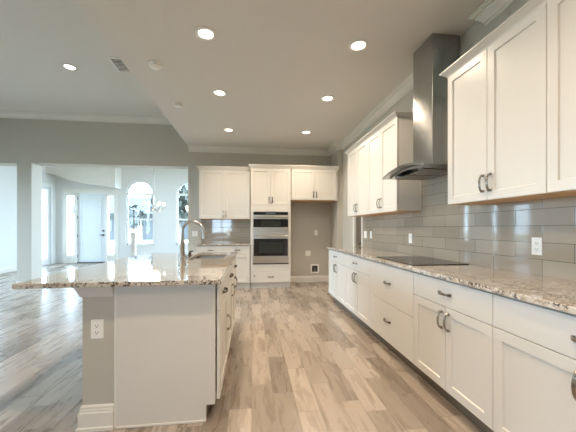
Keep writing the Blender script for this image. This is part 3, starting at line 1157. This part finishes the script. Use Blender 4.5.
m.build('valve', M['satin'], wb)

# ------------------------------------------------------------------ ceiling fixtures


def downlight(label, x, y, z, power=DOWNLIGHT_W):
    t = thing('recessed_light', label, 'ceiling light', (x, y, z), 0, 'recessed ceiling lights')
    MB().lathe([(0.066, -0.0005), (0.094, -0.0005), (0.096, -0.004), (0.090, -0.008), (0.070, -0.008), (0.066, -0.004)], (0, 0, 0), 36, cap=False).build('trim_ring', M['plate'], t, smooth=True)
    MB().lathe([(0.0, -0.001), (0.0655, -0.001), (0.0655, -0.0045), (0.045, -0.0065), (0.0, -0.0075)], (0, 0, 0), 36, cap=False).build('lamp_lens', M['lens'], t, smooth=True)
    d = bpy.data.lights.new('lamp', 'SPOT')
    d.energy = power
    d.color = WARM
    d.spot_size = math.radians(165)
    d.spot_blend = 1.0
    d.shadow_soft_size = 0.06
    o = bpy.data.objects.new('lamp', d)
    COL.objects.link(o)
    o.parent = t
    o.location = (0, 0, -0.075)
    return t


downlight('recessed ceiling light nearest the camera, left row of the kitchen ceiling', -0.417, 2.739, ZK)
downlight('recessed ceiling light beside the range hood chimney, nearest in right row', 1.023, 2.734, ZK)
downlight('middle recessed ceiling light of the left kitchen row', -0.417, 3.914, ZK)
downlight('middle recessed ceiling light of the right kitchen row', 1.023, 3.899, ZK)
downlight('recessed ceiling light in front of the back-wall upper cabinet, left row', -0.417, 5.369, ZK)
downlight('recessed ceiling light in front of the refrigerator alcove, right row', 0.993, 5.330, ZK)
downlight('lone recessed ceiling light on the higher living room ceiling', -2.625, 4.61, ZL, 40.0)


def detector(label, x, y, r):
    t = thing('smoke_detector', label, 'smoke detector', (x, y, ZK), 0, 'ceiling detectors')
    MB().lathe([(0.0, -0.0005), (r, -0.0005), (r, -0.010), (r * 0.97, -0.012), (0.0, -0.012)], (0, 0, 0), 32, cap=False).build('base', M['plate'], t, smooth=True)
    MB().lathe([(0.0, -0.012), (r * 0.86, -0.012), (r * 0.86, -0.030), (r * 0.7, -0.040), (0.0, -0.042)], (0, 0, 0), 32, cap=False).build('cover', M['plate'], t, smooth=True)


detector('round white smoke detector nearer the camera, by the ceiling edge', -1.037, 3.314, 0.075)
detector('round white smoke detector farther back along the ceiling edge', -1.047, 4.341, 0.065)
vt = thing('air_vent', 'white louvred air vent on the living room ceiling', 'air vent', (-1.855, 4.455, ZL))
vx, vy = 0.11, 0.18
m = MB()
m.box(-vx, -vx + 0.02, -vy, vy, -0.012, -0.0005).box(vx - 0.02, vx, -vy, vy, -0.012, -0.0005).box(-vx + 0.02, vx - 0.02, -vy, -vy + 0.02, -0.012, -0.0005).box(-vx + 0.02, vx - 0.02, vy - 0.02, vy, -0.012, -0.0005)
m.build('frame', M['plate'], vt, bevel=0.002)
MB().box(-vx + 0.02, vx - 0.02, -vy + 0.02, vy - 0.02, -0.003, -0.0005).build('duct_shade', M['gap'], vt)  # flat dark sheet carries the shade behind the slats
for k in range(9):
    y = -vy + 0.035 + k * (2 * vy - 0.07) / 8
    MB().prism([(y - 0.005, -0.004), (y + 0.003, -0.010), (y + 0.005, -0.009), (y - 0.003, -0.003)], 'x', -vx + 0.02, vx - 0.02).build('slat', M['plate'], vt)

# ------------------------------------------------------------------ dining room things
ch = thing('chandelier', 'scrolled chandelier with lit glass shades hanging in the dining room', 'chandelier', (-2.79, 8.8, ZL))
MB().lathe([(0.0, -0.0005), (0.065, -0.0005), (0.06, -0.02), (0.02, -0.035), (0.0, -0.035)], (0, 0, 0), 24, cap=False).build('ceiling_canopy', M['nickel'], ch, smooth=True)
zb = 1.86 - ZL
MB().tube([(0, 0, -0.03), (0, 0, zb + 0.02)], 0.006, 8).build('stem', M['satin'], ch)
MB().lathe([(0.0, 0.05), (0.012, 0.04), (0.02, 0.0), (0.034, -0.05), (0.022, -0.10), (0.012, -0.13), (0.018, -0.15), (0.0, -0.17)], (0, 0, zb), 16, cap=False).build('center_column', M['nickel'], ch, smooth=True)
for k in range(6):
    t = 2 * PI * k / 6 + 0.35
    ux, uy = math.cos(t), math.sin(t)
    arm = MB().tube([(ux * r_, uy * r_, zb + z_) for r_, z_ in [(0.02, -0.08), (0.08, -0.15), (0.15, -0.16), (0.21, -0.11), (0.26, -0.03), (0.27, 0.02)]], 0.0075, 8).build('arm', M['nickel'], ch, smooth=True)
    MB().lathe([(0.0, 0.0), (0.018, 0.0), (0.030, 0.02), (0.036, 0.055), (0.033, 0.08), (0.0, 0.08)], (ux * 0.27, uy * 0.27, zb + 0.02), 16, cap=False).build('shade', M['bulb'], arm, smooth=True)
_d = bpy.data.lights.new('lamp', 'POINT')
_d.energy = 40.0
_d.color = (1.0, 0.92, 0.82)
_d.shadow_soft_size = 0.15
_o = bpy.data.objects.new('lamp', _d)
COL.objects.link(_o)
_o.parent = ch
_o.location = (0, 0, zb + 0.25)
po = thing('newel_post', 'short square pale post standing in the dining room behind the island', 'post', (-2.88, 7.6, 0))
MB().box(-0.045, 0.045, -0.045, 0.045, 0.0, 1.06).build('shaft', M['trim'], po, bevel=0.006)
MB().box(-0.055, 0.055, -0.055, 0.055, 1.06, 1.10).prism([(-0.05, 1.10), (0.05, 1.10), (0.0, 1.13)], 'y', -0.05, 0.05).build('cap', M['trim'], po, bevel=0.004)
MB().box(-0.06, 0.06, -0.06, 0.06, 0.0, 0.12).build('plinth', M['trim'], po, bevel=0.004)

# ------------------------------------------------------------------ outside the windows
g = MB().box(-60, 60, -50, 70, -0.4, -0.125)
struct(g, 'ground_exterior', M['lawn'])
g = MB().box(-14, 8, YF + 0.3, YF + 3.6, -0.125, -0.10)
struct(g, 'path_exterior', M['paving'])
g = MB().box(-9.2, 4, YR - 5.0, YR - 0.32, -0.125, -0.05)
struct(g, 'patio_exterior', M['paving'])
hs = thing('house', 'grey neighbouring house seen through the left arched window', 'house', (-12.5, 38, -0.125))
MB().box(-7, 7, -3, 3, 0, 3.0).build('walls', M['stucco'], hs)
MB().prism([(-4, 2.95), (4, 2.95), (0, 5.2)], 'x', -7.6, 7.6).build('roof', M['roofs'], hs)
for x in (-4, 3.5):
    MB().box(x - 0.9, x + 0.9, -3.03, -2.98, 0.9, 2.2).build('window', M['black'], hs)
MB().box(-1.0, 0.2, -3.03, -2.98, 0, 2.1).build('door', M['bark'], hs)


def tree(label, x, y, hgt, rad, seed):
    rnd = random.Random(seed)
    t = thing('tree', label, 'tree', (x, y, -0.125), 0, 'trees across the street')
    MB().tube([(0, 0, 0), (0.05, 0.03, hgt * 0.4), (0.0, 0.0, hgt * 0.75)], [0.16, 0.12, 0.05], 8).build('trunk', M['bark'], t, smooth=True)
    m = MB()
    for _ in range(420):
        v = Vector((rnd.gauss(0, 1), rnd.gauss(0, 1), rnd.gauss(0, 1))).normalized() * (rad * rnd.random() ** 0.4)
        c = Vector((0, 0, hgt * 0.68)) + Vector((v.x, v.y, v.z * 0.9))
        a = Vector((rnd.gauss(0, 1), rnd.gauss(0, 1), rnd.gauss(0, 1))).normalized()
        b = a.cross(Vector((rnd.gauss(0, 1), rnd.gauss(0, 1), rnd.gauss(0, 1)))).normalized()
        s = 0.13 + 0.14 * rnd.random()
        m.add([c - a * s * 1.7, c + b * s, c + a * s * 1.7, c - b * s], [(0, 1, 2, 3)])
    m.build('crown', M['leaf'], t)


tree('leafy tree outside the right arched window', -5.2, 21.5, 4.6, 1.7, 2)
tree('small dark tree outside the left arched window, beside the house', -9.6, 24.5, 3.4, 1.0, 5)
